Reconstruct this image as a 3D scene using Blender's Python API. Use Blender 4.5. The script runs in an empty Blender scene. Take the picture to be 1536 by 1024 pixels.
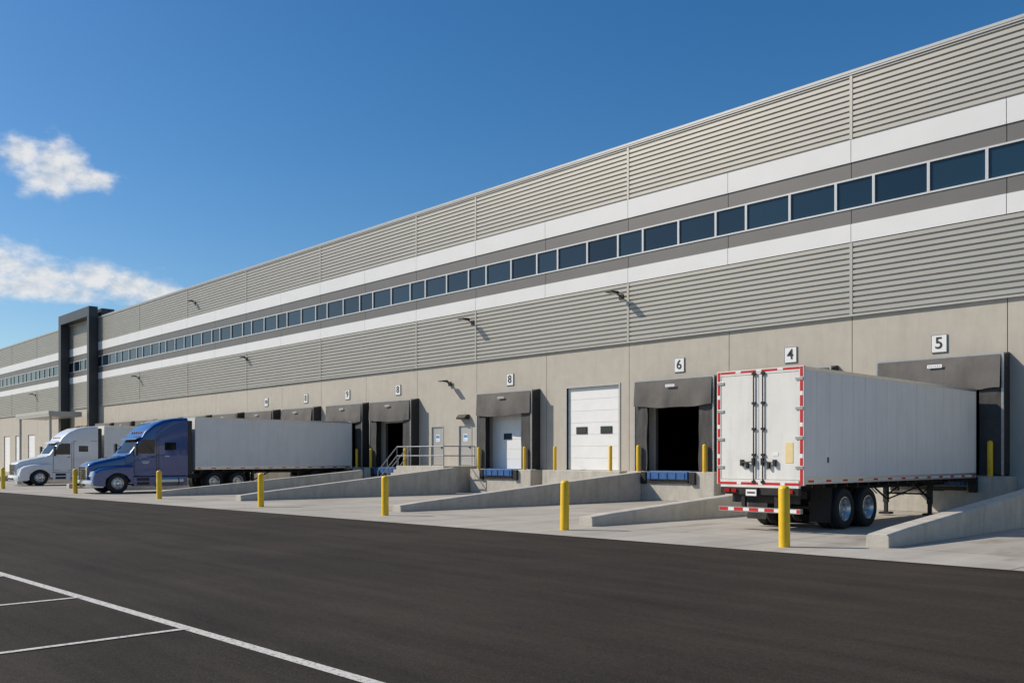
import bpy, bmesh, math, random
from mathutils import Vector, noise
random.seed(4)
S=bpy.context.scene
COL=S.collection
R=math.radians

# ------------------------------------------------------------------ materials
def newmat(name):
    m=bpy.data.materials.new(name); m.use_nodes=True
    nt=m.node_tree; b=nt.nodes["Principled BSDF"]
    return m,nt,b
def mat(name,col,rough=.5,metal=0,var=.12,scale=3,bump=0,bscale=40,coat=0,stretch=(1,1,1),dirt=0,spec=.5,rvar=0,bdist=.02):
    m,nt,b=newmat(name); N=nt.nodes; L=nt.links
    tc=N.new('ShaderNodeTexCoord'); mp=N.new('ShaderNodeMapping'); mp.inputs['Scale'].default_value=stretch
    L.new(tc.outputs['Object'],mp.inputs[0])
    nz=N.new('ShaderNodeTexNoise'); nz.inputs['Scale'].default_value=scale; nz.inputs['Detail'].default_value=6; nz.inputs['Roughness'].default_value=.6
    L.new(mp.outputs[0],nz.inputs['Vector'])
    rp=N.new('ShaderNodeValToRGB'); rp.color_ramp.elements[0].position=.3; rp.color_ramp.elements[1].position=.7
    rp.color_ramp.elements[0].color=tuple(c*(1-var) for c in col)+(1,)
    rp.color_ramp.elements[1].color=tuple(min(1,c*(1+var)) for c in col)+(1,)
    L.new(nz.outputs[0],rp.inputs[0])
    out=rp.outputs[0]
    if dirt:
        n2=N.new('ShaderNodeTexNoise'); n2.inputs['Scale'].default_value=1.3; n2.inputs['Detail'].default_value=9; n2.inputs['Roughness'].default_value=.7
        mp2=N.new('ShaderNodeMapping'); mp2.inputs['Scale'].default_value=(2.5,2.5,.35)
        L.new(tc.outputs['Object'],mp2.inputs[0]); L.new(mp2.outputs[0],n2.inputs['Vector'])
        r2=N.new('ShaderNodeValToRGB'); r2.color_ramp.elements[0].position=.48; r2.color_ramp.elements[1].position=.75
        r2.color_ramp.elements[0].color=(0,0,0,1); r2.color_ramp.elements[1].color=(dirt,dirt,dirt,1)
        L.new(n2.outputs[0],r2.inputs[0])
        mx=N.new('ShaderNodeMix'); mx.data_type='RGBA'
        L.new(r2.outputs[0],mx.inputs[0]); L.new(out,mx.inputs[6]); mx.inputs[7].default_value=(col[0]*.4,col[1]*.37,col[2]*.32,1)
        out=mx.outputs[2]
    L.new(out,b.inputs['Base Color'])
    b.inputs['Roughness'].default_value=rough; b.inputs['Metallic'].default_value=metal
    b.inputs['Specular IOR Level'].default_value=spec
    if coat: b.inputs['Coat Weight'].default_value=coat; b.inputs['Coat Roughness'].default_value=.05
    if rvar:
        mr=N.new('ShaderNodeMapRange'); mr.inputs['To Min'].default_value=max(0,rough-rvar); mr.inputs['To Max'].default_value=min(1,rough+rvar)
        L.new(nz.outputs[0],mr.inputs[0]); L.new(mr.outputs[0],b.inputs['Roughness'])
    if bump:
        nb=N.new('ShaderNodeTexNoise'); nb.inputs['Scale'].default_value=bscale; nb.inputs['Detail'].default_value=5
        L.new(tc.outputs['Object'],nb.inputs['Vector'])
        bp=N.new('ShaderNodeBump'); bp.inputs['Strength'].default_value=bump; bp.inputs['Distance'].default_value=bdist
        L.new(nb.outputs[0],bp.inputs['Height']); L.new(bp.outputs[0],b.inputs['Normal'])
    return m

M={}
M['concrete']=mat('wall concrete',(.455,.42,.36),.85,var=.06,scale=1.6,bump=.12,bscale=25,dirt=.16)
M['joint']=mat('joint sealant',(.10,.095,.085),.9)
M['siding']=mat('ribbed metal siding',(.385,.37,.33),.48,metal=.45,var=.05,scale=.4,stretch=(1,1,6))
M['white_panel']=mat('white metal panel',(.73,.73,.72),.4,var=.03,scale=.5)
M['grey_panel']=mat('grey metal panel',(.145,.138,.13),.45,metal=.2,var=.05,scale=.5)
M['trim']=mat('light trim',(.46,.45,.42),.4,metal=.3,var=.05)
M['charcoal']=mat('charcoal cladding',(.035,.038,.043),.45,var=.15,scale=1)
M['frame']=mat('window frame aluminium',(.62,.62,.60),.35,metal=.3,var=.03)
M['glass']=mat('tinted glass',(.008,.022,.038),.06,var=.3,scale=.5,spec=.5)
def paneglass():
    m,nt,b=newmat('tinted window pane'); N=nt.nodes; L=nt.links
    oi=N.new('ShaderNodeObjectInfo'); rp=N.new('ShaderNodeValToRGB'); e=rp.color_ramp.elements
    e[0].color=(.004,.013,.024,1); e[1].color=(.014,.038,.060,1); L.new(oi.outputs['Random'],rp.inputs[0]); L.new(rp.outputs[0],b.inputs['Base Color'])  # random base colour per pane imitates differing sky reflections
    b.inputs['Roughness'].default_value=.05; b.inputs['Specular IOR Level'].default_value=.6
    tc=N.new('ShaderNodeTexCoord'); nz=N.new('ShaderNodeTexNoise'); nz.inputs['Scale'].default_value=.9; L.new(tc.outputs['Object'],nz.inputs['Vector'])
    bp=N.new('ShaderNodeBump'); bp.inputs['Strength'].default_value=.25; bp.inputs['Distance'].default_value=.02; L.new(nz.outputs[0],bp.inputs['Height']); L.new(bp.outputs[0],b.inputs['Normal'])
    return m
M['pane']=paneglass()
M['carglass']=mat('dark vehicle glass',(.006,.008,.010),.05,var=.3,scale=.5,spec=.35)
M['blackfab']=mat('black shelter fabric',(.026,.025,.025),.75,var=.2,scale=2,bump=.2,bscale=12)
M['fab']=mat('weathered curtain fabric',(.120,.112,.104),.85,var=.15,scale=1.5,bump=.25,bscale=4,dirt=.3,bdist=.03)
M['sidefab']=mat('grey side curtain fabric',(.060,.058,.056),.8,var=.2,scale=2,bump=.3,bscale=5,dirt=.2,bdist=.03)
M['white']=mat('white paint',(.78,.78,.76),.4,var=.04,scale=1)
M['doorwhite']=mat('door white',(.78,.78,.77),.45,var=.03,scale=2,dirt=.05)
M['yellow']=mat('yellow safety paint',(.80,.50,.012),.42,var=.08,scale=6,bump=.05,bscale=30,dirt=.3)
M['blue_steel']=mat('blue painted steel',(.03,.11,.30),.5,var=.2,scale=5,dirt=.4)
M['rubber']=mat('rubber',(.018,.017,.017),.8,var=.25,scale=8,bump=.2,bscale=60)
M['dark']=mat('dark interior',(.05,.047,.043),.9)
M['darkmetal']=mat('dark metal',(.035,.033,.032),.55,metal=.5,var=.3,scale=6)
M['galv']=mat('galvanised steel',(.42,.42,.41),.4,metal=.7,var=.12,scale=8)
M['railing']=mat('painted grey railing',(.25,.28,.31),.45,metal=.3,var=.12,scale=8)
M['alu']=mat('aluminium',(.62,.62,.62),.3,metal=.85,var=.08,scale=6)
M['trailer']=mat('trailer white skin',(.80,.79,.77),.38,var=.035,scale=.9,dirt=.16,rvar=.08,bump=.05,bscale=2)
M['trailerdoor']=mat('trailer door paint',(.74,.73,.69),.45,var=.05,scale=1.5,dirt=.22)
M['red']=mat('red reflective',(.55,.02,.02),.4,var=.1)
M['lamp_red']=mat('red lens',(.35,.01,.01),.15,var=.1)
M['amber']=mat('amber lens',(.7,.2,.01),.2,var=.1)
M['bluepaint']=mat('blue truck paint',(.002,.058,.24),.22,var=.06,coat=.9,metal=0)
M['whitepaint']=mat('white truck paint',(.74,.75,.76),.3,var=.02,coat=.7)
M['chrome']=mat('chrome',(.75,.75,.76),.12,metal=1,var=.03)
M['blackplastic']=mat('black plastic',(.02,.02,.021),.5,var=.2)
M['headlight']=mat('headlight lens',(.55,.57,.6),.08,var=.1,coat=1)
M['digit']=mat('black lettering',(.02,.02,.02),.5)
M['faded']=mat('faded lettering',(.3,.29,.28),.6)
M['roof']=mat('roof membrane',(.5,.5,.48),.8)
M['plinth']=mat('cast concrete',(.46,.435,.385),.85,var=.13,scale=2.2,bump=.35,bscale=18,dirt=.45)
M['paper']=mat('paper notice',(.75,.77,.8),.6)
M['tagwhite']=mat('faded tag',(.42,.41,.39),.6)
M['noticeblue']=mat('notice blue',(.08,.25,.5),.6)
M['noticeyellow']=mat('notice yellow',(.75,.6,.3),.7)

# asphalt
def asphalt():
    m,nt,b=newmat('asphalt'); N=nt.nodes; L=nt.links
    tc=N.new('ShaderNodeTexCoord')
    def nz(scale,det,st=(1,1,1),rough=.6,rot=0):
        mp=N.new('ShaderNodeMapping'); mp.inputs['Scale'].default_value=st; mp.inputs['Rotation'].default_value=(0,0,rot)
        n=N.new('ShaderNodeTexNoise'); n.inputs['Scale'].default_value=scale; n.inputs['Detail'].default_value=det; n.inputs['Roughness'].default_value=rough
        L.new(tc.outputs['Object'],mp.inputs[0]); L.new(mp.outputs[0],n.inputs['Vector']); return n
    big=nz(.25,7,rough=.65); streak=nz(1.0,7,(.14,1.6,1),.7,R(3)); fine=nz(14,6,rough=.95); agg=nz(45,3,rough=.9)
    def math_(op,a,b_):
        n=N.new('ShaderNodeMath'); n.operation=op
        for i,v in enumerate((a,b_)):
            if hasattr(v,'links'): L.new(v,n.inputs[i])
            else: n.inputs[i].default_value=v
        return n.outputs[0]
    s=math_('ADD',math_('MULTIPLY',big.outputs[0],.26),math_('MULTIPLY',streak.outputs[0],.28))
    s=math_('ADD',s,math_('MULTIPLY',fine.outputs[0],.46))
    rp=N.new('ShaderNodeValToRGB'); e=rp.color_ramp.elements
    e[0].position=.40;e[0].color=(.011,.009,.0075,1);e[1].position=.60;e[1].color=(.056,.046,.036,1)
    L.new(s,rp.inputs[0])
    ra=N.new('ShaderNodeValToRGB'); ra.color_ramp.elements[0].position=.56; ra.color_ramp.elements[1].position=.66
    ra.color_ramp.elements[1].color=(.6,.6,.6,1)
    L.new(agg.outputs[0],ra.inputs[0])
    mx=N.new('ShaderNodeMix'); mx.data_type='RGBA'; L.new(ra.outputs[0],mx.inputs[0]); L.new(rp.outputs[0],mx.inputs[6]); mx.inputs[7].default_value=(.15,.128,.103,1)
    L.new(mx.outputs[2],b.inputs['Base Color']); b.inputs['Roughness'].default_value=.9; b.inputs['Specular IOR Level'].default_value=.2
    bp=N.new('ShaderNodeBump'); bp.inputs['Strength'].default_value=.8; bp.inputs['Distance'].default_value=.02; L.new(agg.outputs[0],bp.inputs['Height']); L.new(bp.outputs[0],b.inputs['Normal'])
    return m
M['asphalt']=asphalt()

def apronmat():
    m,nt,b=newmat('concrete apron'); N=nt.nodes; L=nt.links
    tc=N.new('ShaderNodeTexCoord')
    def nz(scale,det,st=(1,1,1),rough=.6):
        mp=N.new('ShaderNodeMapping'); mp.inputs['Scale'].default_value=st
        n=N.new('ShaderNodeTexNoise'); n.inputs['Scale'].default_value=scale; n.inputs['Detail'].default_value=det; n.inputs['Roughness'].default_value=rough
        L.new(tc.outputs['Object'],mp.inputs[0]); L.new(mp.outputs[0],n.inputs['Vector']); return n
    a=nz(.5,7); s=nz(1.0,5,(1.6,.1,1)); f=nz(30,4)
    rp=N.new('ShaderNodeValToRGB'); e=rp.color_ramp.elements
    e[0].position=.3;e[0].color=(.29,.27,.235,1);e[1].position=.68;e[1].color=(.46,.435,.385,1)
    mm=N.new('ShaderNodeMix'); mm.data_type='FLOAT'; mm.inputs[0].default_value=.45; L.new(a.outputs[0],mm.inputs[2]); L.new(s.outputs[0],mm.inputs[3])
    L.new(mm.outputs[0],rp.inputs[0])
    br=N.new('ShaderNodeTexBrick'); br.offset=0; br.inputs['Scale'].default_value=1; br.inputs['Brick Width'].default_value=5.3; br.inputs['Row Height'].default_value=4.6
    br.inputs['Mortar Size'].default_value=.02; br.inputs['Mortar Smooth'].default_value=.2
    br.inputs['Color1'].default_value=(1,1,1,1); br.inputs['Color2'].default_value=(.90,.90,.90,1); br.inputs['Mortar'].default_value=(.4,.38,.35,1)
    L.new(tc.outputs['Object'],br.inputs['Vector'])
    mx=N.new('ShaderNodeMix'); mx.data_type='RGBA'; mx.blend_type='MULTIPLY'; mx.inputs[0].default_value=1
    L.new(rp.outputs[0],mx.inputs[6]); L.new(br.outputs[0],mx.inputs[7])
    o=nz(.9,5,(1,.35,1)); ro=N.new('ShaderNodeValToRGB'); ro.color_ramp.elements[0].position=.54; ro.color_ramp.elements[0].color=(1,1,1,1); ro.color_ramp.elements[1].position=.74; ro.color_ramp.elements[1].color=(.5,.47,.43,1)
    L.new(o.outputs[0],ro.inputs[0])
    m2=N.new('ShaderNodeMix'); m2.data_type='RGBA'; m2.blend_type='MULTIPLY'; m2.inputs[0].default_value=.85; L.new(mx.outputs[2],m2.inputs[6]); L.new(ro.outputs[0],m2.inputs[7])
    L.new(m2.outputs[2],b.inputs['Base Color']); b.inputs['Roughness'].default_value=.82
    bp=N.new('ShaderNodeBump'); bp.inputs['Strength'].default_value=.25; bp.inputs['Distance'].default_value=.01; L.new(f.outputs[0],bp.inputs['Height']); L.new(bp.outputs[0],b.inputs['Normal'])
    return m
M['apron']=apronmat()

def linemat():
    m,nt,b=newmat('road marking paint'); N=nt.nodes; L=nt.links
    tc=N.new('ShaderNodeTexCoord'); n=N.new('ShaderNodeTexNoise'); n.inputs['Scale'].default_value=22; n.inputs['Detail'].default_value=8; n.inputs['Roughness'].default_value=.75
    L.new(tc.outputs['Object'],n.inputs['Vector'])
    rp=N.new('ShaderNodeValToRGB'); e=rp.color_ramp.elements; e[0].position=.36; e[0].color=(.12,.11,.10,1); e[1].position=.50; e[1].color=(.60,.58,.54,1)
    L.new(n.outputs[0],rp.inputs[0]); L.new(rp.outputs[0],b.inputs['Base Color']); b.inputs['Roughness'].default_value=.7
    return m
M['line']=linemat()

# ------------------------------------------------------------------ mesh builder
class MB:
    def __init__(s): s.v=[];s.f=[];s.m=[]
    def add(s,vs,fs,m=0):
        o=len(s.v); s.v+= [tuple(v) for v in vs]
        for f in fs: s.f.append(tuple(o+i for i in f)); s.m.append(m)
    def box(s,x0,x1,y0,y1,z0,z1,m=0):
        if x0>x1:x0,x1=x1,x0
        s.add([(x0,y0,z0),(x1,y0,z0),(x1,y1,z0),(x0,y1,z0),(x0,y0,z1),(x1,y0,z1),(x1,y1,z1),(x0,y1,z1)],
              [(0,3,2,1),(4,5,6,7),(0,1,5,4),(1,2,6,5),(2,3,7,6),(3,0,4,7)],m)
    def cyl(s,p0,p1,r,n=12,m=0,r1=None):
        p0=Vector(p0);p1=Vector(p1);d=(p1-p0).normalized()
        a=d.orthogonal().normalized(); b=d.cross(a); r1=r if r1 is None else r1
        vs=[];
        for p,rr in((p0,r),(p1,r1)):
            for i in range(n):
                t=2*math.pi*i/n; vs.append(p+a*math.cos(t)*rr+b*math.sin(t)*rr)
        fs=[(i,(i+1)%n,n+(i+1)%n,n+i) for i in range(n)]+[tuple(range(n-1,-1,-1)),tuple(range(n,2*n))]
        s.add(vs,fs,m)
    def prism_x(s,prof,x0,x1,m=0):
        n=len(prof)
        vs=[(x0,y,z) for y,z in prof]+[(x1,y,z) for y,z in prof]
        s.add(vs,[(i,(i+1)%n,n+(i+1)%n,n+i) for i in range(n)]+[tuple(range(n-1,-1,-1)),tuple(range(n,2*n))],m)
    def revolve_x(s,prof,c,side=1,n=36,m=0):
        vs=[];k=len(prof)
        for i in range(n):
            t=2*math.pi*i/n
            for r,x in prof: vs.append((c[0]+side*x,c[1]+r*math.cos(t),c[2]+r*math.sin(t)))
        fs=[]
        for i in range(n):
            j=(i+1)%n
            for q in range(k-1): fs.append((i*k+q,i*k+q+1,j*k+q+1,j*k+q))
        s.add(vs,fs,m)
    def revolve_z(s,prof,c=(0,0,0),n=24,m=0):
        vs=[];k=len(prof)
        for i in range(n):
            t=2*math.pi*i/n
            for r,z in prof: vs.append((c[0]+r*math.cos(t),c[1]+r*math.sin(t),c[2]+z))
        fs=[]
        for i in range(n):
            j=(i+1)%n
            for q in range(k-1): fs.append((i*k+q,j*k+q,j*k+q+1,i*k+q+1))
        s.add(vs,fs,m)
    def loft(s,rings,m=0,cap=True):
        n=len(rings[0]); vs=[p for r in rings for p in r]; fs=[]
        for k in range(len(rings)-1):
            for i in range(n):
                j=(i+1)%n; fs.append((k*n+i,k*n+j,(k+1)*n+j,(k+1)*n+i))
        if cap: fs.append(tuple(range(n-1,-1,-1))); fs.append(tuple((len(rings)-1)*n+i for i in range(n)))
        s.add(vs,fs,m)
    def sheet(s,fn,nu,nv,m=0):
        vs=[fn(i/nu,j/nv) for j in range(nv+1) for i in range(nu+1)]
        fs=[(j*(nu+1)+i,j*(nu+1)+i+1,(j+1)*(nu+1)+i+1,(j+1)*(nu+1)+i) for j in range(nv) for i in range(nu)]
        s.add(vs,fs,m)
    def obj(s,name,mats,parent=None,loc=(0,0,0),rot=0,bevel=0,seg=2,smooth=None,fix=True,label=None,weld=False):
        me=bpy.data.meshes.new(name); me.from_pydata(s.v,[],s.f)
        for k in (mats if isinstance(mats,(list,tuple)) else [mats]): me.materials.append(M[k] if isinstance(k,str) else k)
        me.polygons.foreach_set('material_index',s.m)
        if fix or weld:
            bm=bmesh.new(); bm.from_mesh(me)
            if weld: bmesh.ops.remove_doubles(bm,verts=bm.verts,dist=1e-5)
            bmesh.ops.recalc_face_normals(bm,faces=bm.faces); bm.to_mesh(me); bm.free()
        if smooth: me.shade_smooth(); me.set_sharp_from_angle(angle=R(smooth))
        me.update()
        o=bpy.data.objects.new(name,me); COL.objects.link(o)
        o.location=loc; o.rotation_euler=(0,0,rot)
        if parent: o.parent=parent
        if bevel:
            b=o.modifiers.new('bevel','BEVEL'); b.width=bevel; b.segments=seg; b.limit_method='ANGLE'; b.angle_limit=R(40)
        if label:o['label']=label
        return o
def empty(name,loc,label,cat,group=None,rot=0):
    o=bpy.data.objects.new(name,None); o.empty_display_size=.3; COL.objects.link(o); o.location=loc; o.rotation_euler=(0,0,rot)
    o['label']=label;o['category']=cat
    if group:o['group']=group
    return o
def tag(o,label,cat,group=None):
    o['label']=label;o['category']=cat
    if group:o['group']=group
    return o
def copyo(o,parent=None,loc=None):
    c=o.copy(); COL.objects.link(c)
    if parent is not None: c.parent=parent
    if loc is not None:c.location=loc
    return c

# ------------------------------------------------------------------ world / sun / camera
EL=R(38); sunh=Vector((-.81,-.59)).normalized()
tosun=Vector((sunh.x*math.cos(EL),sunh.y*math.cos(EL),math.sin(EL)))
w=bpy.data.worlds.new("World"); S.world=w; w.use_nodes=True
nt=w.node_tree; N=nt.nodes; L=nt.links
for n in list(N): N.remove(n)
wo=N.new('ShaderNodeOutputWorld'); bg=N.new('ShaderNodeBackground'); sky=N.new('ShaderNodeTexSky')
sky.sky_type='NISHITA'; sky.sun_disc=False; sky.sun_elevation=EL; sky.sun_rotation=math.atan2(sunh.x,sunh.y)%(2*math.pi)
sky.air_density=1.0; sky.dust_density=.6; sky.ozone_density=3.0
hs=N.new('ShaderNodeHueSaturation'); hs.inputs['Saturation'].default_value=1.34; hs.inputs['Value'].default_value=1.0
L.new(sky.outputs[0],hs.inputs['Color'])
bg.inputs['Strength'].default_value=.110
L.new(hs.outputs[0],bg.inputs[0])
def mth(op,a,b=None,c=None,clamp=False):
    n=N.new('ShaderNodeMath'); n.operation=op; n.use_clamp=clamp
    for i,v in enumerate((a,b,c)):
        if v is None: continue
        if isinstance(v,(int,float)): n.inputs[i].default_value=v
        else: L.new(v,n.inputs[i])
    return n.outputs[0]
def dot(a,vec):
    n=N.new('ShaderNodeVectorMath'); n.operation='DOT_PRODUCT'; L.new(a,n.inputs[0]); n.inputs[1].default_value=vec; return n.outputs['Value']
tc=N.new('ShaderNodeTexCoord'); D=tc.outputs['Generated']
dc=mth('MAXIMUM',dot(D,(-.958,.286,0)),.01)
ca=mth('DIVIDE',dot(D,(.286,.958,0)),dc); ce=mth('DIVIDE',dot(D,(0,0,1)),dc)
cx=N.new('ShaderNodeCombineXYZ'); L.new(ca,cx.inputs[0]); L.new(ce,cx.inputs[1])
def noi(scale,det,off=(0,0,0),rough=.6,st=(1,1,1)):
    mp=N.new('ShaderNodeMapping'); mp.inputs['Location'].default_value=off; mp.inputs['Scale'].default_value=st; L.new(cx.outputs[0],mp.inputs[0])
    n=N.new('ShaderNodeTexNoise'); n.inputs['Scale'].default_value=scale; n.inputs['Detail'].default_value=det; n.inputs['Roughness'].default_value=rough
    L.new(mp.outputs[0],n.inputs['Vector']); return n.outputs[0]
def blob(a0,e0,wa,we):
    x=mth('DIVIDE',mth('SUBTRACT',ca,a0-.006),wa); y=mth('DIVIDE',mth('SUBTRACT',ce,e0-.003),we)
    r=mth('SQRT',mth('ADD',mth('MULTIPLY',x,x),mth('MULTIPLY',y,y)))
    return mth('SUBTRACT',1.15,r)
bb=blob(-.030,.298,.027,.018)
for q in((-.006,.290,.030,.027),(-.010,.276,.026,.018),(.014,.290,.020,.021),(.028,.281,.030,.012),
         (-.052,.190,.045,.022),(-.012,.180,.055,.020),(.035,.182,.040,.018),(.065,.179,.042,.017),(.090,.172,.030,.014),(-.02,.169,.095,.013)):
    bb=mth('MAXIMUM',bb,blob(*q))
bb=mth('MAXIMUM',bb,-1.0)
ks=dict(rough=.58,st=(.8,1.15,1))
base=noi(44,9,(3.1,1.7,0),**ks); base2=noi(44,9,(3.104,1.693,0),**ks)
val=mth('ADD',bb,mth('MULTIPLY',mth('SUBTRACT',base,.52),2.0))
mr=N.new('ShaderNodeMapRange'); mr.interpolation_type='SMOOTHSTEP'; mr.inputs['From Min'].default_value=-.22; mr.inputs['From Max'].default_value=.95; L.new(val,mr.inputs[0])
mr.inputs['To Max'].default_value=.92
sh=mth('ADD',mth('MULTIPLY',mth('SUBTRACT',base,base2),2.0),.62,clamp=True)
cr=N.new('ShaderNodeValToRGB'); cr.color_ramp.elements[0].position=.25; cr.color_ramp.elements[0].color=(.60,.66,.74,1); cr.color_ramp.elements[1].position=.8; cr.color_ramp.elements[1].color=(.89,.89,.89,1)
L.new(sh,cr.inputs[0])
bg2=N.new('ShaderNodeBackground'); L.new(cr.outputs[0],bg2.inputs[0]); bg2.inputs[1].default_value=.92
mix=N.new('ShaderNodeMixShader'); L.new(mr.outputs[0],mix.inputs[0]); L.new(bg.outputs[0],mix.inputs[1]); L.new(bg2.outputs[0],mix.inputs[2]); L.new(mix.outputs[0],wo.inputs[0])

sd=bpy.data.lights.new('sun','SUN'); sd.energy=4.7; sd.angle=R(.5); sd.color=(1,.90,.76)
so=bpy.data.objects.new('sun',sd); COL.objects.link(so); so.rotation_euler=tosun.to_track_quat('Z','Y').to_euler(); so.location=(-40,-30,40)
cd=bpy.data.cameras.new('camera'); co=bpy.data.objects.new('camera',cd); COL.objects.link(co); S.camera=co
cd.sensor_width=36; cd.lens=1359/1536*36; cd.shift_y=174/1536; cd.clip_end=5000; cd.clip_start=.1
co.location=(0,0,1.85); co.rotation_euler=(R(90),0,R(47))
S.view_settings.view_transform='Standard'; S.view_settings.look='None'; S.view_settings.exposure=0

# ------------------------------------------------------------------ ground
def struct(o,label): o['kind']='structure'; o['label']=label; o['category']='ground'; return o
g=MB(); g.add([(-2500,-2500,0),(2500,-2500,0),(2500,2500,0),(-2500,2500,0)],[(0,1,2,3)]); struct(g.obj('ground','asphalt',fix=False),'dark brown-grey asphalt yard surface')
g=MB(); e=lambda X:16.43+.064*X
g.add([(-200,e(-200),.006),(20,e(20),.006),(20,31.9,.006),(-200,31.9,.006)],[(0,1,2,3)]); struct(g.obj('pavement','apron',fix=False),'pale concrete loading apron with saw-cut joints')
g=MB()
def strip(x0,y0,x1,y1,wd,z=.005):
    d=Vector((x1-x0,y1-y0)).normalized(); n=Vector((-d.y,d.x))*wd/2
    g.add([(x0+n.x,y0+n.y,z),(x0-n.x,y0-n.y,z),(x1-n.x,y1-n.y,z),(x1+n.x,y1+n.y,z)],[(0,1,2,3)])
strip(-40,3.02,8,4.76,.13)
for X in (-9.55,-12.65,-15.75,-18.85,-21.95):
    strip(X,4.35+.0364*(X+3.35)-.0,X,-1.6,.09,.009)
struct(g.obj('road_marking','line',fix=False),'worn white painted parking bay lines on asphalt')
g=MB(); 
g.add([(-200,e(-200)-.03,.010),(20,e(20)-.03,.010),(20,e(20)+.03,.010),(-200,e(-200)+.03,.010)],[(0,1,2,3)]); struct(g.obj('pavement_joint','joint',fix=False),'dark sealed joint between asphalt and concrete')

# ------------------------------------------------------------------ building
B=empty('warehouse',(0,32,0),'long grey ribbed metal and concrete warehouse with loading docks','warehouse')
X0,X1=-190.8,10.6; K0,K1=-2,36
ZF=1.27
docks=[-12.6,-18.5,-23.6,-34.3,-44.3,-49.3,-55.1,-60.6,-66.1,-71.55,-76.85,-82.15,-87.45,-92.75]
farD=[-119,-124.4,-129.7,-135,-140.3,-145.6]
holes=[(x-1.5,x+1.5,ZF,4.35) for x in docks]
holes+=[(-30.4,-27.1,ZF,5.2),(-41.1,-39.95,1.42,3.65),(-38.65,-37.5,1.42,3.65)]
holes+=[(x-1.4,x+1.4,.05,4.6) for x in farD]
holes+=[(-103,-98,.02,5.2)]
def wallgrid(mb,xa,xb,za,zb,y0,y1):
    hs=[h for h in holes if h[1]>xa and h[0]<xb]
    xs=sorted({xa,xb}|{max(xa,min(xb,v)) for h in hs for v in h[:2]}); zs=sorted({za,zb}|{max(za,min(zb,v)) for h in hs for v in h[2:]})
    for i in range(len(xs)-1):
        for j in range(len(zs)-1):
            cxm=(xs[i]+xs[i+1])/2; cz=(zs[j]+zs[j+1])/2
            inside=any(h[0]<cxm<h[1] and h[2]<cz<h[3] for h in hs)
            if not inside: mb.box(xs[i],xs[i+1],y0,y1,zs[j],zs[j+1])
mb=MB()
for k in range(K0,K1): wallgrid(mb,-5.3*(k+1)+.014,-5.3*k-.014,0,7.1,0,.15)
mb.obj('concrete_wall','concrete',B,weld=False,fix=False)
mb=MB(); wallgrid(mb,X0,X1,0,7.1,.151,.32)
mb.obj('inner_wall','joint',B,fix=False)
mb=MB(); mb.box(X0,X1,.05,60,7.101,15.9); mb.obj('upper_wall','joint',B)
mb=MB(); mb.box(X0-.1,X1+.1,-.02,60.1,15.901,16.0); mb.obj('roof','roof',B)
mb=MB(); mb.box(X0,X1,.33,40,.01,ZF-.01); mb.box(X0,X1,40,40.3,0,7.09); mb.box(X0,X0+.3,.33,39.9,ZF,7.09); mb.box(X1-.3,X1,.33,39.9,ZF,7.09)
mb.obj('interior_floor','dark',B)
def siding(z0,z1,name):
    mb=MB(); n=round((z1-z0)/.205); p=(z1-z0)/n; prof=[]
    for i in range(n):
        z=z0+i*p
        prof+=[(-.025,z),(-.025,z+.045),(-.08,z+.060),(-.08,z+p-.012)]
    prof+=[(-.025,z1)]
    xs=[X0+ (X1-X0)*i/38 for i in range(39)]
    k=len(prof); vs=[(x,y,z) for x in xs for y,z in prof]
    fs=[(a*k+q,(a+1)*k+q,(a+1)*k+q+1,a*k+q+1) for a in range(38) for q in range(k-1)]
    mb.add(vs,fs); return mb.obj(name,'siding',B,fix=False)
siding(13.56,16.0,'metal_siding'); siding(7.12,9.76,'metal_siding')
js=[-1,1,3,5,7,8]+list(range(10,36,2))
for z0,z1 in((13.56,16.0),(7.12,9.76)):
    mb=MB(); mb.box(-.055,.055,-.095,.0,z0,z1); o0=mb.obj('siding_joint_cover','siding',B,(-5.3*js[0],0,0))
    for k in js[1:]: copyo(o0,B,(-5.3*k,0,0))
def band(z0,z1,y0,name,m,step=1):
    mb=MB()
    for k in range(K0,K1): mb.box(-5.3*(k+1)+.012,-5.3*k-.012,y0,.049,z0,z1)
    return mb.obj(name,m,B)
band(12.71,13.54,-.10,'white_band','white_panel'); band(9.78,10.44,-.10,'white_band','white_panel')
band(12.12,12.70,-.06,'grey_band','grey_panel'); band(10.45,10.98,-.06,'grey_band','grey_panel')
mb=MB(); mb.box(X0,X1,-.13,.2,16.001,16.10); mb.box(X0,X1,-.115,-.09,15.93,16.0); mb.box(X0,X1,-.11,-.0,7.05,7.118); mb.obj('parapet_cap','trim',B)
def window_mesh(wd):
    mb=MB(); a=.045; z0,z1=10.985,12.115
    mb.box(0,a,-.09,.04,z0,z1); mb.box(wd-a,wd,-.09,.04,z0,z1); mb.box(a,wd-a,-.09,.04,z0,z0+.06); mb.box(a,wd-a,-.09,.04,z1-.06,z1)
    g=MB(); g.box(a,wd-a,-.02,.03,z0+.06,z1-.06)
    return mb,g
proto={}
cnt=0; rest=MB(); 
for k in range(-1,34):
    for off,wd in((-.6,1.9),(-2.5,1.95),(-4.45,1.45)):
        xr=-5.3*k+off; xl=xr-wd
        if cnt<96:
            if wd not in proto:
                f,gm=window_mesh(wd-.004); fo=f.obj('window','frame',B,(xl,0,0)); go=gm.obj('window_glass','pane',fo); proto[wd]=(fo,go)
            else:
                fo=copyo(proto[wd][0],B,(xl,0,0)); gc=copyo(proto[wd][1],fo)
                gc.rotation_euler=(0,0,R(random.uniform(-.4,.4)))
            cnt+=1
        else:
            rest.box(xl+.05,xr-.05,-.03,.03,11.04,12.06,1); rest.box(xl,xl+.05,-.09,.04,10.985,12.115,0)
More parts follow.
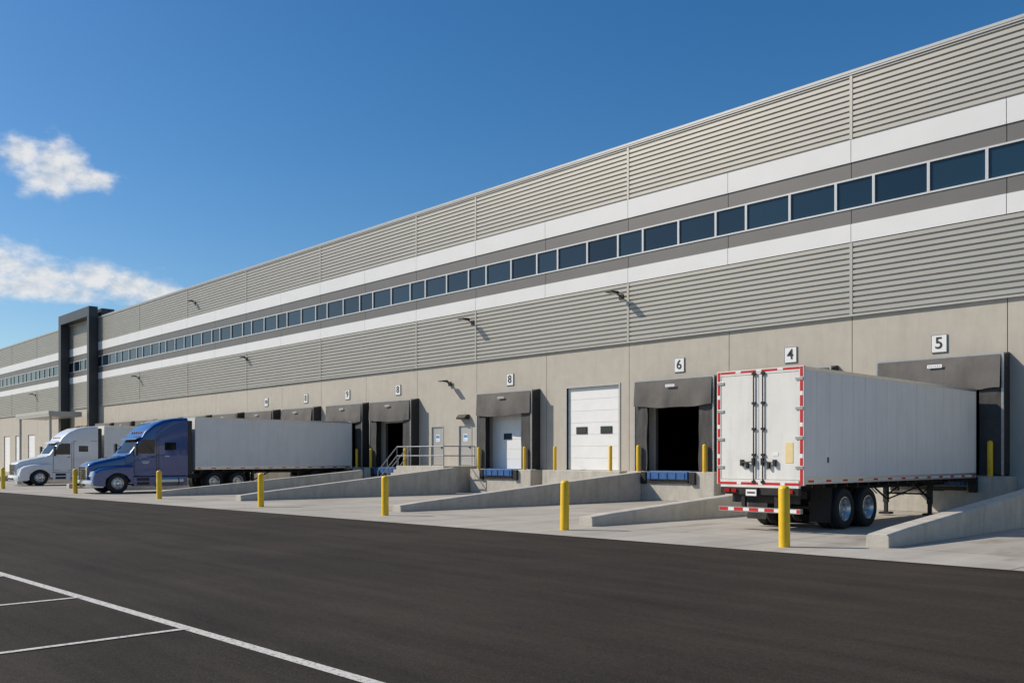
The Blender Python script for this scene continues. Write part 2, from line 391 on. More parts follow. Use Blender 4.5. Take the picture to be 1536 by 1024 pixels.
o=rest.obj('window_strip',['frame','glass'],B); o['kind']='stuff'
mb=MB()
PX0,PX1,PZ,PD=-105.3,-95.6,17.1,-1.0
mb.box(PX0,PX0+.8,PD,-.12,0,PZ-1.0); mb.box(PX1-.6,PX1,PD,-.12,0,PZ-1.0); mb.box(PX0,PX1,PD,-.131,PZ-.999,PZ); mb.box(PX0,PX1,.21,1.5,16.02,PZ-.1)
mb.obj('entrance_portal','charcoal',B,bevel=.02)
mb=MB(); mb.box(-109,-97.4,-4.2,-1.1,6.0,6.5); mb.box(-109.04,-97.36,-4.24,-4.2,6.2,6.54); mb.cyl((-108.5,-3.9,0),(-108.5,-3.9,6),.12); mb.cyl((-98,-3.9,0),(-98,-3.9,6),.12)
mb.obj('entrance_canopy','trim',B)
mb=MB(); mb.box(-103,-98,.1,.14,.02,5.2,0)
for x in(-102.9,-101.4,-99.9,-98.1): mb.box(x-.05,x+.05,.03,.1,.02,5.2,1)
mb.box(-103,-98,.03,.1,2.5,2.6,1); mb.obj('entrance_door',['glass','frame'],B)

def sect_door(name,wd,z0,z1,wins,x,y=.1,panel=.53):
    mb=MB(); n=max(1,round((z1-z0)/panel)); p=(z1-z0)/n
    for i in range(n): 
        mb.box(-wd/2,wd/2,y,y+.04,z0+i*p+.006,z0+(i+1)*p-.006)
    mb.box(-wd/2,wd/2,y+.0201,y+.05,z0,z1,0)
    o=mb.obj(name,'doorwhite',B,(x,0,0))
    for wx,wz,ww,wh in wins:
        f=MB(); f.box(wx-ww/2-.04,wx+ww/2+.04,y-.03,y-.001,wz-wh/2-.04,wz+wh/2+.04,0); f.box(wx-ww/2,wx+ww/2,y-.04,y-.031,wz-wh/2,wz+wh/2,1)
        f.obj('door_window',['blackplastic','glass'],o)
    return o
sect_door('loading_door',3.3,ZF,5.2,[(-.75,3.15,.62,.26),(.8,3.15,.62,.26)],-28.75)
sect_door('dock_door',3.0,ZF,4.35,[(-.35,2.95,.5,.24)],-34.3,y=.03)
for x in (-55.1,-60.6,-66.1,-71.55,-76.85,-82.15,-87.45,-92.75): sect_door('dock_door',3.0,ZF,4.35,[(0,2.95,.5,.24)],x)
for x in farD: sect_door('loading_door',2.8,.05,4.6,[],x)
for x,zz in((-23.6,4.1),(-44.3,3.95),(-18.5,3.6)): sect_door('dock_door',3.0,zz,4.35,[],x,.16,.3)
mb=MB()
for a,b_,z in((-30.4,-27.1,5.2),):
    mb.box(a-.09,a,-.03,.12,ZF,z+.09); mb.box(b_,b_+.09,-.03,.12,ZF,z+.09); mb.box(a,b_,-.03,.12,z,z+.09)
mb.obj('door_frame','trim',B)
for x,sg in((-40.525,0),(-38.075,1)):
    mb=MB(); mb.box(-.5,.5,.05,.10,1.44,3.58,0); mb.box(-.575,-.5,-.02,.12,1.42,3.65,1); mb.box(.5,.575,-.02,.12,1.42,3.65,1); mb.box(-.5,.5,-.02,.12,3.58,3.65,1)
    o=mb.obj('personnel_door',['trim','trim'],B,(x,0,0))
    h=MB(); h.box(.36,.42,-.01,.05,2.35,2.5); h.cyl((.39,-.02,2.42),(.25,-.02,2.42),.012,8); h.obj('door_handle','darkmetal',o)
    n_=MB(); n_.box(-.2,.15,.04,.049,2.75,3.15,0); n_.box(-.17,.12,.034,.04,2.95,3.1,1); n_.box(-.15,.05,.034,.04,2.82,2.85,1); n_.obj('door_notice',['paper','noticeblue'],o)

SD=.6
def shelter(x,ragged=.03,seed=0,tone='fab'):
    s=MB(); W=2.08; T=5.2
    s.box(-W,-W+.34,-SD,-.002,ZF+.0,T-.45); s.box(W-.34,W,-SD,-.002,ZF,T-.45)
    s.prism_x([(-SD,T-.45),(-SD,T-.05),(-.002,T+.10),(-.002,T-.45)],-W,W)
    o=s.obj('dock_shelter','blackfab',B,(x,0,0),bevel=.03)
    f=MB()
    f.box(-W-.02,-W+.05,-SD-.05,-SD-.002,ZF,T-.02); f.box(W-.05,W+.02,-SD-.05,-SD-.002,ZF,T-.02); f.box(-W-.02,W+.02,-SD-.05,-SD-.002,T-.02,T+.035)
    f.obj('shelter_edge_trim','galv',o)
    c=MB()
    def fn(u,v):
        X=-W+.06+(2*W-.12)*u
        hem=4.08+ragged*2.0*noise.noise(Vector((X*.8,seed*7.1,0)))+ragged*.3*noise.noise(Vector((X*3,seed*3.3,2)))-.09*math.sin(u*math.pi)
        Z=T-.03+(hem-T+.03)*v
        swag=math.sin((u*math.pi))*math.sin(v*math.pi)
        # broad hanging pleats, converging towards the top corners
        pleat=math.sin(X*3.4+1.2*noise.noise(Vector((X*.7,v*.6,seed)))*3+seed)
        Y=-SD-.08-.06*swag-.035*v*pleat-.07*v*(.5+noise.noise(Vector((X*.9,v*.9,seed*5))))-.03*v
        return (X,Y,Z)
    c.sheet(fn,70,18); c.obj('head_curtain',tone,o,smooth=80,fix=False)
    for sx in(-1,1):
        c=MB()
        def fs(u,v):
            a=(W-.06)+(1.36-W+.06+.05*noise.noise(Vector((v*3,seed*2,sx))))*u
            Z=ZF+.03+(4.07-ZF)*v
            return (sx*a,-SD-.02-.04*abs(noise.noise(Vector((u*2.5+sx*3,v*3,seed*3))))-.02*u,Z)
        c.sheet(fs,12,28); c.obj('side_curtain','sidefab',o,smooth=80,fix=False)
    l=MB(); l.box(-.24,.24,-SD-.225,-SD-.215,T-.34,T-.23,0)
    for i in range(6): l.box(-.2+i*.07,-.16+i*.07,-SD-.229,-SD-.225,T-.305,T-.265,1)
    l.obj('shelter_tag',['paper' if x>-30 else 'tagwhite','faded'],o)
    v=MB(); v.box(-2.3,2.3,-.9,-.001,.0,ZF-.02); v.obj('dock_plinth','plinth',B,(x,0,0),bevel=.03)
    v=MB(); v.box(-1.05,1.05,-.82,.3,ZF-.019,ZF+.012,0); v.box(-1.05,1.05,-1.04,-.905,ZF-.34,ZF-.015,0)
    for i in(-.9,-.45,0,.45,.9): v.box(i-.03,i+.03,-1.07,-1.04,ZF-.33,ZF-.05,0)
    v.box(-1.05,1.05,-.98,-.905,ZF-.50,ZF-.38,1)
    v.obj('dock_leveller',['blue_steel','darkmetal'],B,(x,0,0),bevel=.01)
    for sx in(-1,1):
        v=MB(); v.box(sx*1.15,sx*1.42,-1.03,-.905,ZF-.55,ZF-.03); v.obj('dock_bumper','rubber',B,(x,0,0),bevel=.02)
for i,x in enumerate(docks): shelter(x,.10 if x==-12.6 else .035,i+1)
mb=MB(); mb.box(-31.2,-26.3,-.9,-.001,0,ZF-.02); mb.obj('dock_plinth','plinth',B,bevel=.03)

def lamp(x,z,s=.75):
    mb=MB(); mb.box(-.12,.12,-.12,-.06,-.12,.12,0); mb.cyl((0,-.10,0),(0,-.5*s,.10),.03,8,0)
    o=mb.obj('wall_lamp','darkmetal',B,(x,0,z))
    h=MB(); h.prism_x([(-.5*s,.06),(-1.1*s,.10),(-1.1*s,.15),(-.6*s,.19),(-.45*s,.14)],-.19,.19); h.obj('lamp_head','darkmetal',o,bevel=.015)
    l=MB(); l.add([(-.15,-.56*s,.058),(.15,-.56*s,.058),(.15,-1.04*s,.09),(-.15,-1.04*s,.09)],[(0,1,2,3)]); l.obj('lamp_lens','headlight',o,fix=False)
for x,z,s in((-26.9,9.2,.9),(-37.35,9.15,.9),(-63.5,9.25,.55),(-84.8,9.2,.7),(-72.6,14.6,.6),(-117,9.2,.7),(-39.3,5.95,.7)): lamp(x,z,s)
mb=MB(); mb.prism_x([(-.001,3.95),(-.35,3.95),(-.35,4.05),(-.2,4.2),(-.001,4.2)],-38.45,-37.7); mb.obj('door_lamp','darkmetal',B,bevel=.015)

def textmesh(s,size):
    c=bpy.data.curves.new('t','FONT'); c.body=s; c.size=size; c.extrude=.006; c.offset=.003; c.align_x='CENTER'; c.align_y='CENTER'
    o=bpy.data.objects.new('t',c); COL.objects.link(o); dg=bpy.context.evaluated_depsgraph_get(); dg.update()
    me=bpy.data.meshes.new_from_object(o.evaluated_get(dg)); bpy.data.objects.remove(o)
    me.materials.clear(); me.materials.append(M['digit']); return me
tm={}
for x,z,t in((-12.77,5.77,'5'),(-18.4,5.85,'4'),(-23.7,5.85,'6'),(-34.45,5.9,'8'),(-44.3,5.9,'8'),(-49.8,5.9,'9'),(-55.0,5.9,'8'),(-60.6,5.9,'10')):
    r=empty('number_sign',(x,31.985,z),f'white square dock sign reading {t} on concrete wall','sign','numbered dock signs')
    p=MB(); p.box(-.25,.25,-.02,.0,-.29,.29,0); p.obj('sign_plate','white',r,bevel=.006)
    p=MB(); a=.25;b_=.29;k=.018
    p.box(-a-k,-a,-.03,0,-b_-k,b_+k);p.box(a,a+k,-.03,0,-b_-k,b_+k);p.box(-a,a,-.03,0,b_,b_+k);p.box(-a,a,-.03,0,-b_-k,-b_); p.obj('sign_rim','galv',r)
    if t not in tm: tm[t]=textmesh(t,.56 if len(t)==1 else .38)
    d=bpy.data.objects.new('digit',tm[t]); COL.objects.link(d); d.parent=r; d.location=(0,-.03,0.0); d.rotation_euler=(R(90),0,0)

# ------------------------------------------------------------------ bollards
def bollard_mesh(h,r):
    m=MB(); prof=[(r,0),(r,h-r*.75)]+[(r*math.cos(t*math.pi/12),h-r*.75+r*.75*math.sin(t*math.pi/12)) for t in range(1,6)]+[(0.0005,h)]
    m.revolve_z(prof,n=24); return m
bp_=bollard_mesh(1.28,.115)
first=None
for x,y in((-9.86,16.9),(-16.0,16.75),(-23.9,16.75),(-31.3,16.3),(-40.4,16.1),(-49.4,15.35),(-59.6,14.5),(-68.5,14.2),(-77,13.9)):
    if first is None: first=bp_.obj('bollard','yellow',None,(x,y,0),smooth=50); o=first
    else: o=copyo(first,None,(x,y,0))
    o.rotation_euler=(R(random.uniform(-.6,.6)),R(random.uniform(-.6,.6)),random.uniform(0,6))
    tag(o,'round-topped yellow steel bollard on the edge of the apron','bollard','yellow bollards along the apron edge')
gp=bollard_mesh(1.15,.085); first=None
xs=[]
for x in docks: xs+=[x-1.74,x+1.74]
xs+=[-30.45,-26.95]
for x in xs:
    if first is None: first=gp.obj('guard_post','yellow',None,(x,32-.78,ZF-.02),smooth=50); o=first
    else: o=copyo(first,None,(x,32-.78,ZF-.02))
    tag(o,'slim yellow guard post standing on the dock ledge','guard post','yellow guard posts beside the docks')

# ------------------------------------------------------------------ divider walls
def divider(x,yn,hn,hf,yf=31.05,w=.48):
    m=MB(); n=14; rings=[]
    for i in range(n+1):
        t=i/n; y=yn+(yf-yn)*t; h=hn+(hf-hn)*t; c=.05
        if i==0: h*=.93
        rings.append([(-w/2,y-yn,0),(w/2,y-yn,0),(w/2,y-yn,h-c),(w/2-c,y-yn,h),(-w/2+c,y-yn,h),(-w/2,y-yn,h-c)])
    m.loft(rings); o=m.obj('divider_wall','plinth',None,(x,yn,0),bevel=.012)
    tag(o,'low sloping cast concrete divider wall rising to the docks','concrete wall','concrete divider walls between dock bays')
divider(-8.5,18.2,.30,1.25); divider(-16.5,18.1,.28,1.0); divider(-25.3,18.2,.24,1.22); divider(-36.2,17.8,.26,1.35,29.6); divider(-43.2,17.2,.26,1.15,28.6)
divider(-52.4,17.6,.30,1.2); divider(-58.0,17.6,.30,1.2); divider(-69,17.6,.30,1.2); divider(-79.5,17.6,.30,1.2)

# ------------------------------------------------------------------ staircase
st=empty('staircase',(-41.3,32,0),'concrete dock steps with grey pipe handrails','staircase')
m=MB(); m.box(0,4.2,-2.3,-.002,0,1.4); m.obj('landing','plinth',st,bevel=.02)
m=MB()
for i in range(7): m.box(-.27*(i+1),-.27*i-.0005,-2.3,-1.45,0,1.4-.2*(i+1)+.001)
m.obj('steps','plinth',st)
m=MB(); rr=.028
def rail(pts,z,m): 
    for a,b in zip(pts,pts[1:]): m.cyl((a[0],a[1],a[2]+z),(b[0],b[1],b[2]+z),rr,8)
front=[(0,-2.25,1.4),(4.15,-2.25,1.4),(4.15,-.1,1.4)]
for z in(1.05,.55): rail(front,z,m)
for x in(0,1.05,2.1,3.1,4.15): m.cyl((x,-2.25,1.4),(x,-2.25,2.45),rr,8)
for y in(-1.2,-.1): m.cyl((4.15,y,1.4),(4.15,y,2.45),rr,8)
for y in(-2.25,-1.5):
    s=[(0,y,1.4),(-1.85,y,.03)]
    for z in(1.05,.55): rail(s,z,m)
    for t in(0,.5,1): m.cyl((-1.85*t,y,1.4-1.37*t),(-1.85*t,y,2.45-1.37*t),rr,8)
m.obj('handrail','railing',st,smooth=60)

# ------------------------------------------------------------------ wheels
TY=[(.30,-.12),(.36,-.14),(.45,-.145),(.50,-.13),(.525,-.10),(.528,-.03),(.515,-.025),(.515,.025),(.528,.03),(.525,.10),(.50,.13),(.45,.145),(.36,.14),(.30,.12)]
def wheel_parts(side,dual,front=False):
    t=MB(); t.revolve_x(TY,(0,0,0),side,40)
    if dual: t.revolve_x(TY,(-side*.33,0,0),side,32)
    r=MB()
    if front: pr=[(.001,.19),(.07,.19),(.09,.15),(.13,.13),(.22,.12),(.26,.07),(.28,.11),(.305,.135),(.315,.13),(.30,.10)]
    else: pr=[(.001,.05),(.09,.05),(.11,.02),(.13,-.02),(.22,-.03),(.25,-.01),(.27,.10),(.30,.135),(.315,.13),(.30,.10)] 
    r.revolve_x(pr,(0,0,0),side,32)
    hx=.13 if front else -.02
    for i in range(10):
        a=i*math.tau/10; r.cyl((side*hx,.165*math.cos(a),.165*math.sin(a)),(side*(hx+.035),.165*math.cos(a),.165*math.sin(a)),.014,6,0)
    for i in range(8):
        a=(i+.5)*math.tau/8; r.cyl((side*(hx-.02),.225*math.cos(a),.225*math.sin(a)),(side*(hx+ (-.002 if front else .012)),.225*math.cos(a),.225*math.sin(a)),.024,8,1)
    r.cyl((side*-.2,0,0),(side*-.1,0,0),.29,24,1)
    return t,r
cache={}
def put_wheel(parent,side,loc,dual,front=False,sub=False):
    key=(side,dual,front,sub)
    if key not in cache:
        t,r=wheel_parts(side,dual,front)
        if sub:
            n=MB(); n.add(t.v,t.f,0); o_=len(n.v); n.v+=r.v; n.f+=[tuple(i+o_ for i in f) for f in r.f]; n.m+=[1+k for k in r.m]
            o=n.obj('wheel',['rubber','alu','darkmetal'],parent,loc,smooth=40,fix=False); cache[key]=(o,)
            return o
        e=bpy.data.objects.new('wheel',None); e.empty_display_size=.2; COL.objects.link(e); e.parent=parent; e.location=loc
        a=t.obj('tyre','rubber',e,smooth=40,fix=False); b=r.obj('rim',['alu','darkmetal'],e,smooth=40,fix=False)
        cache[key]=(e,a,b); return e
    c=cache[key]; e=copyo(c[0],parent,loc)
    for k in c[1:]: copyo(k,e)
    return e

# ------------------------------------------------------------------ trailer
def tape(mb,p0,p1,dirn,w,ma,mb_,nrm,a=.27,b=.17):
    p0=Vector(p0);p1=Vector(p1); Ln=(p1-p0).length; d=(p1-p0)/Ln; t=0;k=0
    wv=Vector(dirn)*w/2; nv=Vector(nrm)*.006
    while t<Ln-.02:
        s=a if k%2==0 else b; e_=min(Ln,t+s)
        q0=p0+d*t;q1=p0+d*e_
        vs=[q0-wv,q1-wv,q1+wv,q0+wv]; vs=vs+[v+nv for v in vs]
        mb.add(vs,[(0,1,2,3),(4,5,6,7),(0,1,5,4),(1,2,6,5),(2,3,7,6),(3,0,4,7)],ma if k%2==0 else mb_); t=e_;k+=1
def trailer(root,Ln,sub,loc=(0,0,0),rot=0,axles=(2.15,3.45),legs=8.6):
    Z0,Z1,H=1.22,4.08,1.22
    b=MB()
    b.box(-H,H,.05,Ln,Z0+.08,Z1-.03,0)
    b.box(-H-.012,H+.012,.04,Ln+.01,Z0-.02,Z0+.14,1)
    b.box(-H-.010,H+.010,.04,Ln+.01,Z1-.10,Z1-.02,1)
    n=int(Ln/.62)
    for i in range(1,n):
        y=Ln*i/n
        for sx in(-1,1):
            b.box(sx*H,sx*(H+.005),y-.014,y+.014,Z0+.16,Z1-.10,0)
            if not sub:
                for q in range(18):
                    zz=Z0+.22+q*.145
                    b.box(sx*(H+.005),sx*(H+.009),y-.008,y+.008,zz,zz+.016,1)
    b.box(-H-.015,-H+.11,-.03,.049,Z0-.05,Z1,4); b.box(H-.11,H+.015,-.03,.049,Z0-.05,Z1,4); b.box(-H+.111,H-.111,-.03,.049,Z1-.13,Z1,4); b.box(-H+.111,H-.111,-.05,.049,Z0-.12,Z0+.08,4)
    for sx in(-1,1):
        b.box(sx*(H-.05),sx*(H+.0),Ln+.011,Ln+.03,Z0,Z1-.05,1)
        tape(b,(sx*(H+.013),.2,Z0+.05),(sx*(H+.013),Ln-.1,Z0+.05),(0,0,1),.05,2,5,(sx,0,0),.26,.60)
        b.box(sx*.35,sx*.47,.3,Ln-.6,Z0-.24,Z0-.021,3)
    for i in range(int(Ln/.6)): b.box(-1.15,1.15,.5+i*.6,.56+i*.6,Z0-.12,Z0-.022,3)
    if sub:
        P=b.obj('trailer',['trailer','alu','red','darkmetal','trailerdoor','trailer'],root,loc,rot,fix=True)
    else:
        b.obj('trailer_box',['trailer','alu','red','darkmetal','trailerdoor','trailer'],root); P=root
    for sx in(-1,1):
        d=MB(); d.box(sx*.008,sx*(H-.118),-.022,.03,Z0+.09,Z1-.14,0)
        if not sub:
            for i in range(4):
                z=Z0+.35+i*.72; d.box(sx*(H-.20),sx*(H-.0),-.045,-.038,z,z+.08,1)
            tape(d,(sx*(H-.045),-.031,Z0-.04),(sx*(H-.045),-.031,Z1-.02),(1,0,0),.075,2,3,(0,-1,0),.66,.10)
        do=d.obj('rear_door',['trailerdoor','galv','red','white'],P,bevel=.004 if not sub else 0)
        if not sub:
            r=MB(); r.cyl((sx*.13,-.06,Z0-.02),(sx*.13,-.06,Z1-.06),.017,8)
            for z in(Z0+.02,Z0+.7,Z0+1.35,Z0+2.0,Z1-.12): r.box(sx*.08,sx*.18,-.072,-.023,z-.03,z+.03)
            r.obj('lock_rod','darkmetal',do,smooth=40)
            h=MB(); h.cyl((sx*.13,-.09,Z0+.53),(sx*.50,-.085,Z0+.50),.016,8); h.box(sx*.43,sx*.5,-.1,-.023,Z0+.42,Z0+.58); h.box(sx*.10,sx*.16,-.11,-.023,Z0+.44,Z0+.62); h.box(sx*.28,sx*.33,-.1,-.023,Z0+.36,Z0+.5)
            h.obj('door_handle','darkmetal',do)
    if not sub:
        t=MB(); tape(t,(-1.12,-.031,Z1-.05),(1.12,-.031,Z1-.05),(0,0,1),.05,0,1,(0,-1,0),.45,.15)
        tape(t,(-1.12,-.051,Z0-.02),(1.12,-.051,Z0-.02),(0,0,1),.06,0,1,(0,-1,0),.5,.12); t.obj('reflective_tape',['red','white'],P)
        p=MB(); p.box(.74,.95,-.03,-.023,1.72,2.22,0); p.obj('door_notice','noticeyellow',P)
        p=MB(); p.box(.40,.55,-.03,-.023,1.9,1.98,0); p.obj('door_sticker','paper',P)
        p=MB(); p.box(H+.006,H+.010,1.15,1.22,1.72,1.86,0); p.obj('side_marking',['digit'],P)
        pl=MB(); pl.box(-.32,-.02,-.11,-.10,Z0-.33,Z0-.17,0); pl.box(-.28,-.06,-.114,-.11,Z0-.27,Z0-.23,1); pl.box(-.34,0,-.099,-.05,Z0-.35,Z0-.12,2); pl.obj('licence_plate',['white','digit','darkmetal'],P)
        ub=MB(); ub.box(-1.1,-.36,-.045,.10,Z0-.30,Z0-.121); ub.box(.02,1.1,-.045,.10,Z0-.30,Z0-.121); ub.box(-.95,.95,.25,.33,.70,Z0-.24); ub.obj('rear_crossmember','darkmetal',P)
    for sx in(-1,1):
        tl=MB()
        for q in(.62,.82): tl.box(sx*q,sx*(q+.15),-.09,-.051,Z0-.25,Z0-.16)
        tl.box(sx*.58,sx*1.02,-.05,-.046,Z0-.28,Z0-.121,1)
        tl.obj('tail_light',['lamp_red','darkmetal'],P)
    bu=MB(); bu.box(-1.16,1.16,-.06,.06,.48,.60,2)
    tape(bu,(-1.14,-.061,.54),(1.14,-.061,.54),(0,0,1),.08,0,1,(0,-1,0))
    for sx in(-1,1): bu.box(sx*.42,sx*.52,-.0,.1,.601,Z0-.121,3)
    bu.obj('rear_bumper',['red','white','galv','darkmetal'],P)
    a0,a1=axles
    sp=MB()
    for sx in(-1,1):
        sp.box(sx*.33,sx*.5,a0-.7,a1+.8,.78,Z0-.241); sp.box(sx*.36,sx*.46,a0-.35,a1+.35,.58,.70)
        for a in axles: sp.cyl((sx*.5,a,.52),(sx*.62,a,.52),.2,16); sp.cyl((sx*.41,a,.52),(sx*.41,a+.0,.80),.06,8)
    for a in axles: sp.cyl((-.8,a,.53),(.8,a,.53),.065,12)
    sp.cyl((-.3,a0+.6,.85),(.3,a0+.6,.85),.14,14)
    sp.obj('suspension','darkmetal',P,smooth=40)
    for a in axles:
        for sx in(-1,1): put_wheel(P,sx,(sx*1.05,a,.528),True,sub=sub)
    for sx in(-1,1):
        f=MB()
        f.sheet(lambda u,v:(sx*(.62+.58*u),a0-.72-.10*v*v+.015*math.sin(u*6),Z0-.13-.88*v),6,8); f.obj('mud_flap','rubber',P,fix=False,smooth=60)
    lg=MB()
    for sx in(-1,1):
        lg.box(sx*.62,sx*.76,legs-.07,legs+.07,.42,Z0-.021); lg.box(sx*.64,sx*.74,legs-.05,legs+.05,.12,.42); lg.box(sx*.52,sx*.86,legs-.15,legs+.15,.05,.12)
        lg.cyl((sx*.69,legs,.55),(sx*.69,legs-1.3,Z0-.1),.032,8); lg.cyl((sx*.69,legs,.62),(sx*.45,legs+.9,Z0-.1),.028,8)
        lg.cyl((sx*.69,legs-.65,Z0-.5),(sx*1.1,legs-.65,Z0-.1),.02,8)
    lg.cyl((-.69,legs,.72),(.69,legs,.72),.03,8); lg.cyl((-.69,legs,.5),(.69,legs,1.1),.025,8); lg.cyl((.76,legs,.85),(1.12,legs,.85),.02,8)
    lg.obj('landing_gear','darkmetal',P)
    return P

pt=empty('semi_trailer',(-12.43,20.1,0),'white box trailer with red reflective tape backed toward a dock','trailer')
trailer(pt,10.9,False)

# ------------------------------------------------------------------ semi truck
def rring(y,hw,z0,z1,rt,rb=.06,n=5,tum=.0):
    pts=[]
    def arc(cx,cz,r,a0,a1):
        for i in range(n+1):
            a=a0+(a1-a0)*i/n; pts.append((cx+r*math.cos(a),y,cz+r*math.sin(a)))
    arc(hw-rb,z0+rb,rb,-math.pi/2,0); arc(hw-rt-tum,z1-rt,rt,0,math.pi/2); arc(-hw+rt+tum,z1-rt,rt,math.pi/2,math.pi); arc(-hw+rb,z0+rb,rb,math.pi,1.5*math.pi)
    return pts
CAB=[(1.78,1.02,1.0,1.98,.12),(1.98,1.13,.92,2.08,.12),(2.15,1.16,.88,2.33,.12),(2.50,1.18,.85,2.86,.12),(2.58,1.19,.85,2.92,.14),(2.75,1.20,.85,3.22,.16),(3.2,1.22,.85,3.60,.2),(3.7,1.235,.85,3.84,.2),(4.3,1.24,.85,3.96,.2),(5.0,1.24,.85,4.0,.18)]
def hwat(y):
    for a,b in zip(CAB,CAB[1:]):
        if a[0]<=y<=b[0]: t=(y-a[0])/(b[0]-a[0]); return a[1]+(b[1]-a[1])*t
    return CAB[-1][1]
def zat(y):
    for a,b in zip(CAB,CAB[1:]):
        if a[0]<=y<=b[0]: t=(y-a[0])/(b[0]-a[0]); return a[3]+(b[3]-a[3])*t
    return CAB[-1][3]
def truck(X,Yn,paint,label,TL,tstart=5.45,scale=1):
    r=empty('semi_truck',(X,Yn,0),label,'truck','semi trucks parked at the docks')
    c=MB(); c.loft([rring(*s) for s in CAB]); c.obj('cab',paint,r,smooth=32)
    c=MB(); c.loft([rring(.04,.60,.45,1.36,.10),rring(.10,.66,.42,1.50,.14),rring(.35,.72,.45,1.62,.16),rring(.9,.80,.6,1.76,.18),rring(1.5,.92,.8,1.90,.18),rring(1.86,1.0,.95,1.98,.14)])
    c.obj('hood',paint,r,smooth=40)
    for sx in(-1,1):
        arc=[(1.35+.64*math.cos(a),.53+.64*math.sin(a)) for a in [math.pi*i/14 for i in range(15)]]
        prof=[(.42,.38),(.16,.42),(.10,.80),(.20,1.12),(.45,1.28),(.9,1.38),(1.5,1.44),(2.12,1.46),(2.12,.5)]+arc+[(.71,.38)]
        f=MB(); rings=[]
        for xx,sc in((.60,-.05),(1.06,0),(1.17,.03),(1.215,.08)):
            rings.append([(sx*xx,y+max(sc,0)*(1.1-y)*.25 if y<.6 else y,z-sc*(1.2 if z>.9 else 0)) for y,z in prof])
        f.loft(rings); f.obj('fender',paint,r,smooth=35)
        h=MB(); rg=[]
        for xx,dy in((.66,-.0),(.90,.02),(1.10,.12),(1.19,.42)):
            rg.append([(sx*xx,.09+dy-.02,.88),(sx*xx,.15+dy-.02,1.14),(sx*xx,.32+dy,1.20),(sx*xx,.32+dy,.86)])
        h.loft(rg); h.obj('headlight','headlight',r,smooth=50)
        s=MB(); s.prism_x([(2.13,.36),(2.13,.84),(5.0,.84),(5.0,.36)],sx*.9,sx*1.2,0); s.box(sx*1.195,sx*1.206,2.3,2.95,.42,.58,1); s.box(sx*1.195,sx*1.206,2.3,2.95,.64,.80,1)
        s.obj('side_skirt',[paint,'blackplastic'],r,bevel=.03)
        t_=MB(); t_.cyl((sx*1.0,3.25,.60),(sx*1.0,4.75,.60),.27,24); 
        for yy in(3.5,4.5): t_.cyl((sx*1.0,yy-.03,.60),(sx*1.0,yy+.03,.60),.277,24,1)
        t_.obj('fuel_tank',['alu','darkmetal'],r,smooth=40)
        g=MB(); e_=.008
        pr=[(2.24,2.06),(3.22,2.06),(3.22,2.80),(2.66,2.80),(2.52,2.72)]
        g.add([(sx*(hwat(y)+e_),y,z) for y,z in pr],[tuple(range(len(pr)))]); g.obj('side_window','carglass',r,fix=False)
        g=MB(); g.add([(sx*(hwat(y)+e_),y,z) for y,z in((3.75,2.25),(4.35,2.25),(4.35,2.65),(3.75,2.65))],[(0,1,2,3)]); g.obj('sleeper_window','carglass',r,fix=False)
        d=MB()
        def seam(ya,yb,za,zb): d.add([(sx*(hwat(ya)+.004),ya,za),(sx*(hwat(yb)+.004),yb,za),(sx*(hwat(yb)+.004),yb,zb),(sx*(hwat(ya)+.004),ya,zb)],[(0,1,2,3)])
        seam(3.30,3.33,1.0,2.9); seam(2.16,2.19,1.0,2.0); seam(2.18,3.3,1.0,1.02); seam(3.42,4.95,2.95,2.975); seam(3.42,3.45,.95,2.95)
        d.box(sx*1.2,sx*1.235,3.05,3.22,1.86,1.91); d.obj('door_seam','blackplastic',r,fix=False)
        if paint=='bluepaint':
            p=MB(); 
            for (ya,yb,za,zb) in((2.55,2.95,1.62,1.66),(2.6,2.9,1.54,1.575),(3.75,4.0,1.9,1.94)):
                p.add([(sx*(hwat(ya)+.006),ya,za),(sx*(hwat(yb)+.006),yb,za),(sx*(hwat(yb)+.006),yb,zb),(sx*(hwat(ya)+.006),ya,zb)],[(0,1,2,3)])
            p.obj('door_marking','paper',r,fix=False)
        mm=MB(); mm.box(sx*1.36,sx*1.60,2.10,2.22,1.95,2.60); mm.cyl((sx*1.12,2.25,2.5),(sx*1.40,2.17,2.48),.025,8); mm.cyl((sx*1.12,2.25,2.05),(sx*1.40,2.17,2.05),.025,8); mm.obj('mirror',['blackplastic'],r,bevel=.03)
        s=MB(); s.box(sx*1.15,sx*1.205,5.01,5.26,.9,3.85); s.obj('side_extender','blackplastic',r,bevel=.01)  # coloured black to read as the shaded gap between cab and trailer
        put_wheel(r,sx,(sx*1.03,1.35,.528),False,True)
        for a in(6.55,7.95): put_wheel(r,sx,(sx*1.03,a,.528),True)
        q=MB(); q.sheet(lambda u,v:(sx*(.62+.58*u),8.62+.05*v,1.05-.8*v),3,4); q.obj('mud_flap','rubber',r,fix=False)
    w_=MB()
    def ws(u,v):
        y=2.0+.50*v; hw=(hwat(y)-.07)
        return ((2*u-1)*hw,y-.014+ .05*abs(2*u-1)**6,zat(y)+.014-.04*abs(2*u-1)**6)
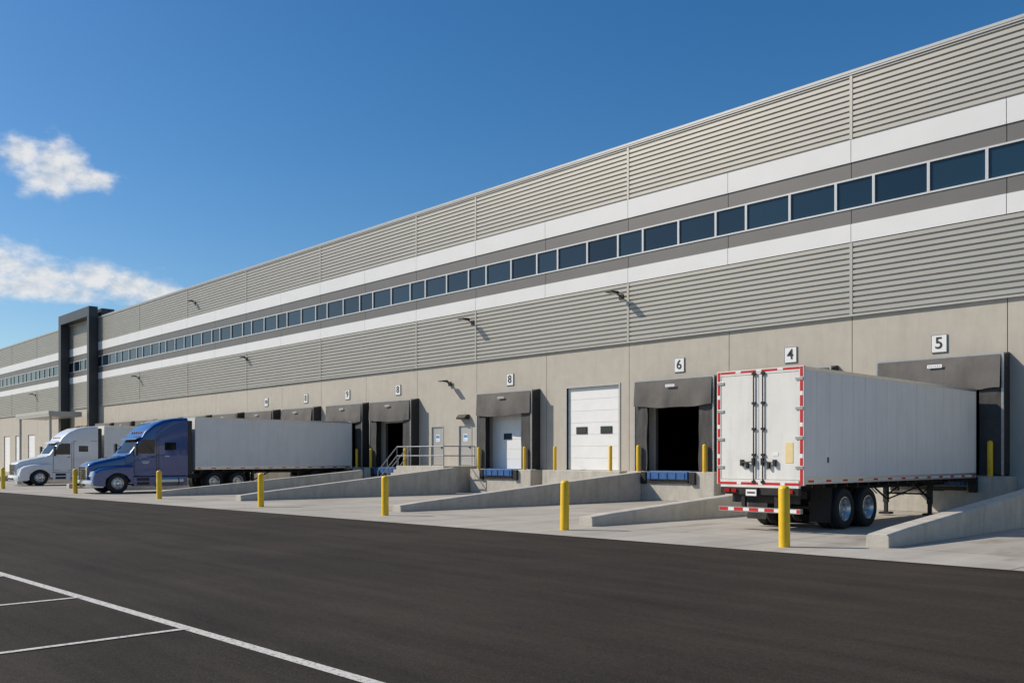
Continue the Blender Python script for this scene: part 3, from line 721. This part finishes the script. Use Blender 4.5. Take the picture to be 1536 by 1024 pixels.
    w_.sheet(ws,16,6); w_.obj('windshield','carglass',r,smooth=60,fix=False)
    vz=MB(); vz.prism_x([(2.50,2.90),(2.28,2.80),(2.28,2.83),(2.55,2.97)],-1.1,1.1); vz.obj('sun_visor',paint,r)
    for i in(-2,-1,0,1,2):
        ml=MB(); ml.box(i*.32-.05,i*.32+.05,2.68,2.80,zat(2.74)-.04,zat(2.74)+.02); ml.obj('marker_light','amber',r,bevel=.01)
    g=MB(); g.box(-.50,.50,-.0,.045,.60,1.36,0)
    for i in range(7): g.box(-.48,.48,-.025,-.001,.64+i*.10,.675+i*.10,1)
    g.box(-.55,-.50,-.03,.06,.56,1.40,1); g.box(.50,.55,-.03,.06,.56,1.40,1); g.box(-.50,.50,-.03,.06,1.36,1.40,1); g.box(-.50,.50,-.03,.06,.56,.60,1)
    g.obj('grille',['blackplastic','chrome'],r)
    bm_=MB(); rg=[]
    for xx,dy in((-1.2,.42),(-1.1,.14),(-.8,.02),(0,-.04),(.8,.02),(1.1,.14),(1.2,.42)):
        rg.append([(xx,dy-.05,.33),(xx,dy-.10,.52),(xx,dy-.04,.70),(xx,dy+.2,.70),(xx,dy+.2,.33)])
    bm_.loft(rg); bm_.box(-.55,.55,-.155,-.1,.40,.52,1); bm_.obj('bumper',['alu' if paint=='bluepaint' else paint,'blackplastic'],r,smooth=40)
    f=MB()
    for sx in(-1,1): f.box(sx*.35,sx*.47,.6,8.7,.72,.96)
    f.box(-.5,.5,6.4,8.1,.961,1.13)
    for a in(1.35,6.55,7.95): f.cyl((-.85,a,.53),(.85,a,.53),.08,10)
    for a in(6.55,7.95): 
        for sx in(-1,1): f.box(sx*.36,sx*.5,a-.4,a+.4,.5,.7)
    f.obj('chassis','darkmetal',r)
    trailer(r,TL,True,(0,tstart+TL,0),math.pi,axles=(1.2,2.45),legs=TL-3.6)
    return r
truck(-49.05,15.6,'bluepaint','dark blue sleeper cab semi truck with white box trailer',9.95)
truck(-66.0,16.6,'whitepaint','white sleeper cab semi truck with white box trailer',8.9)
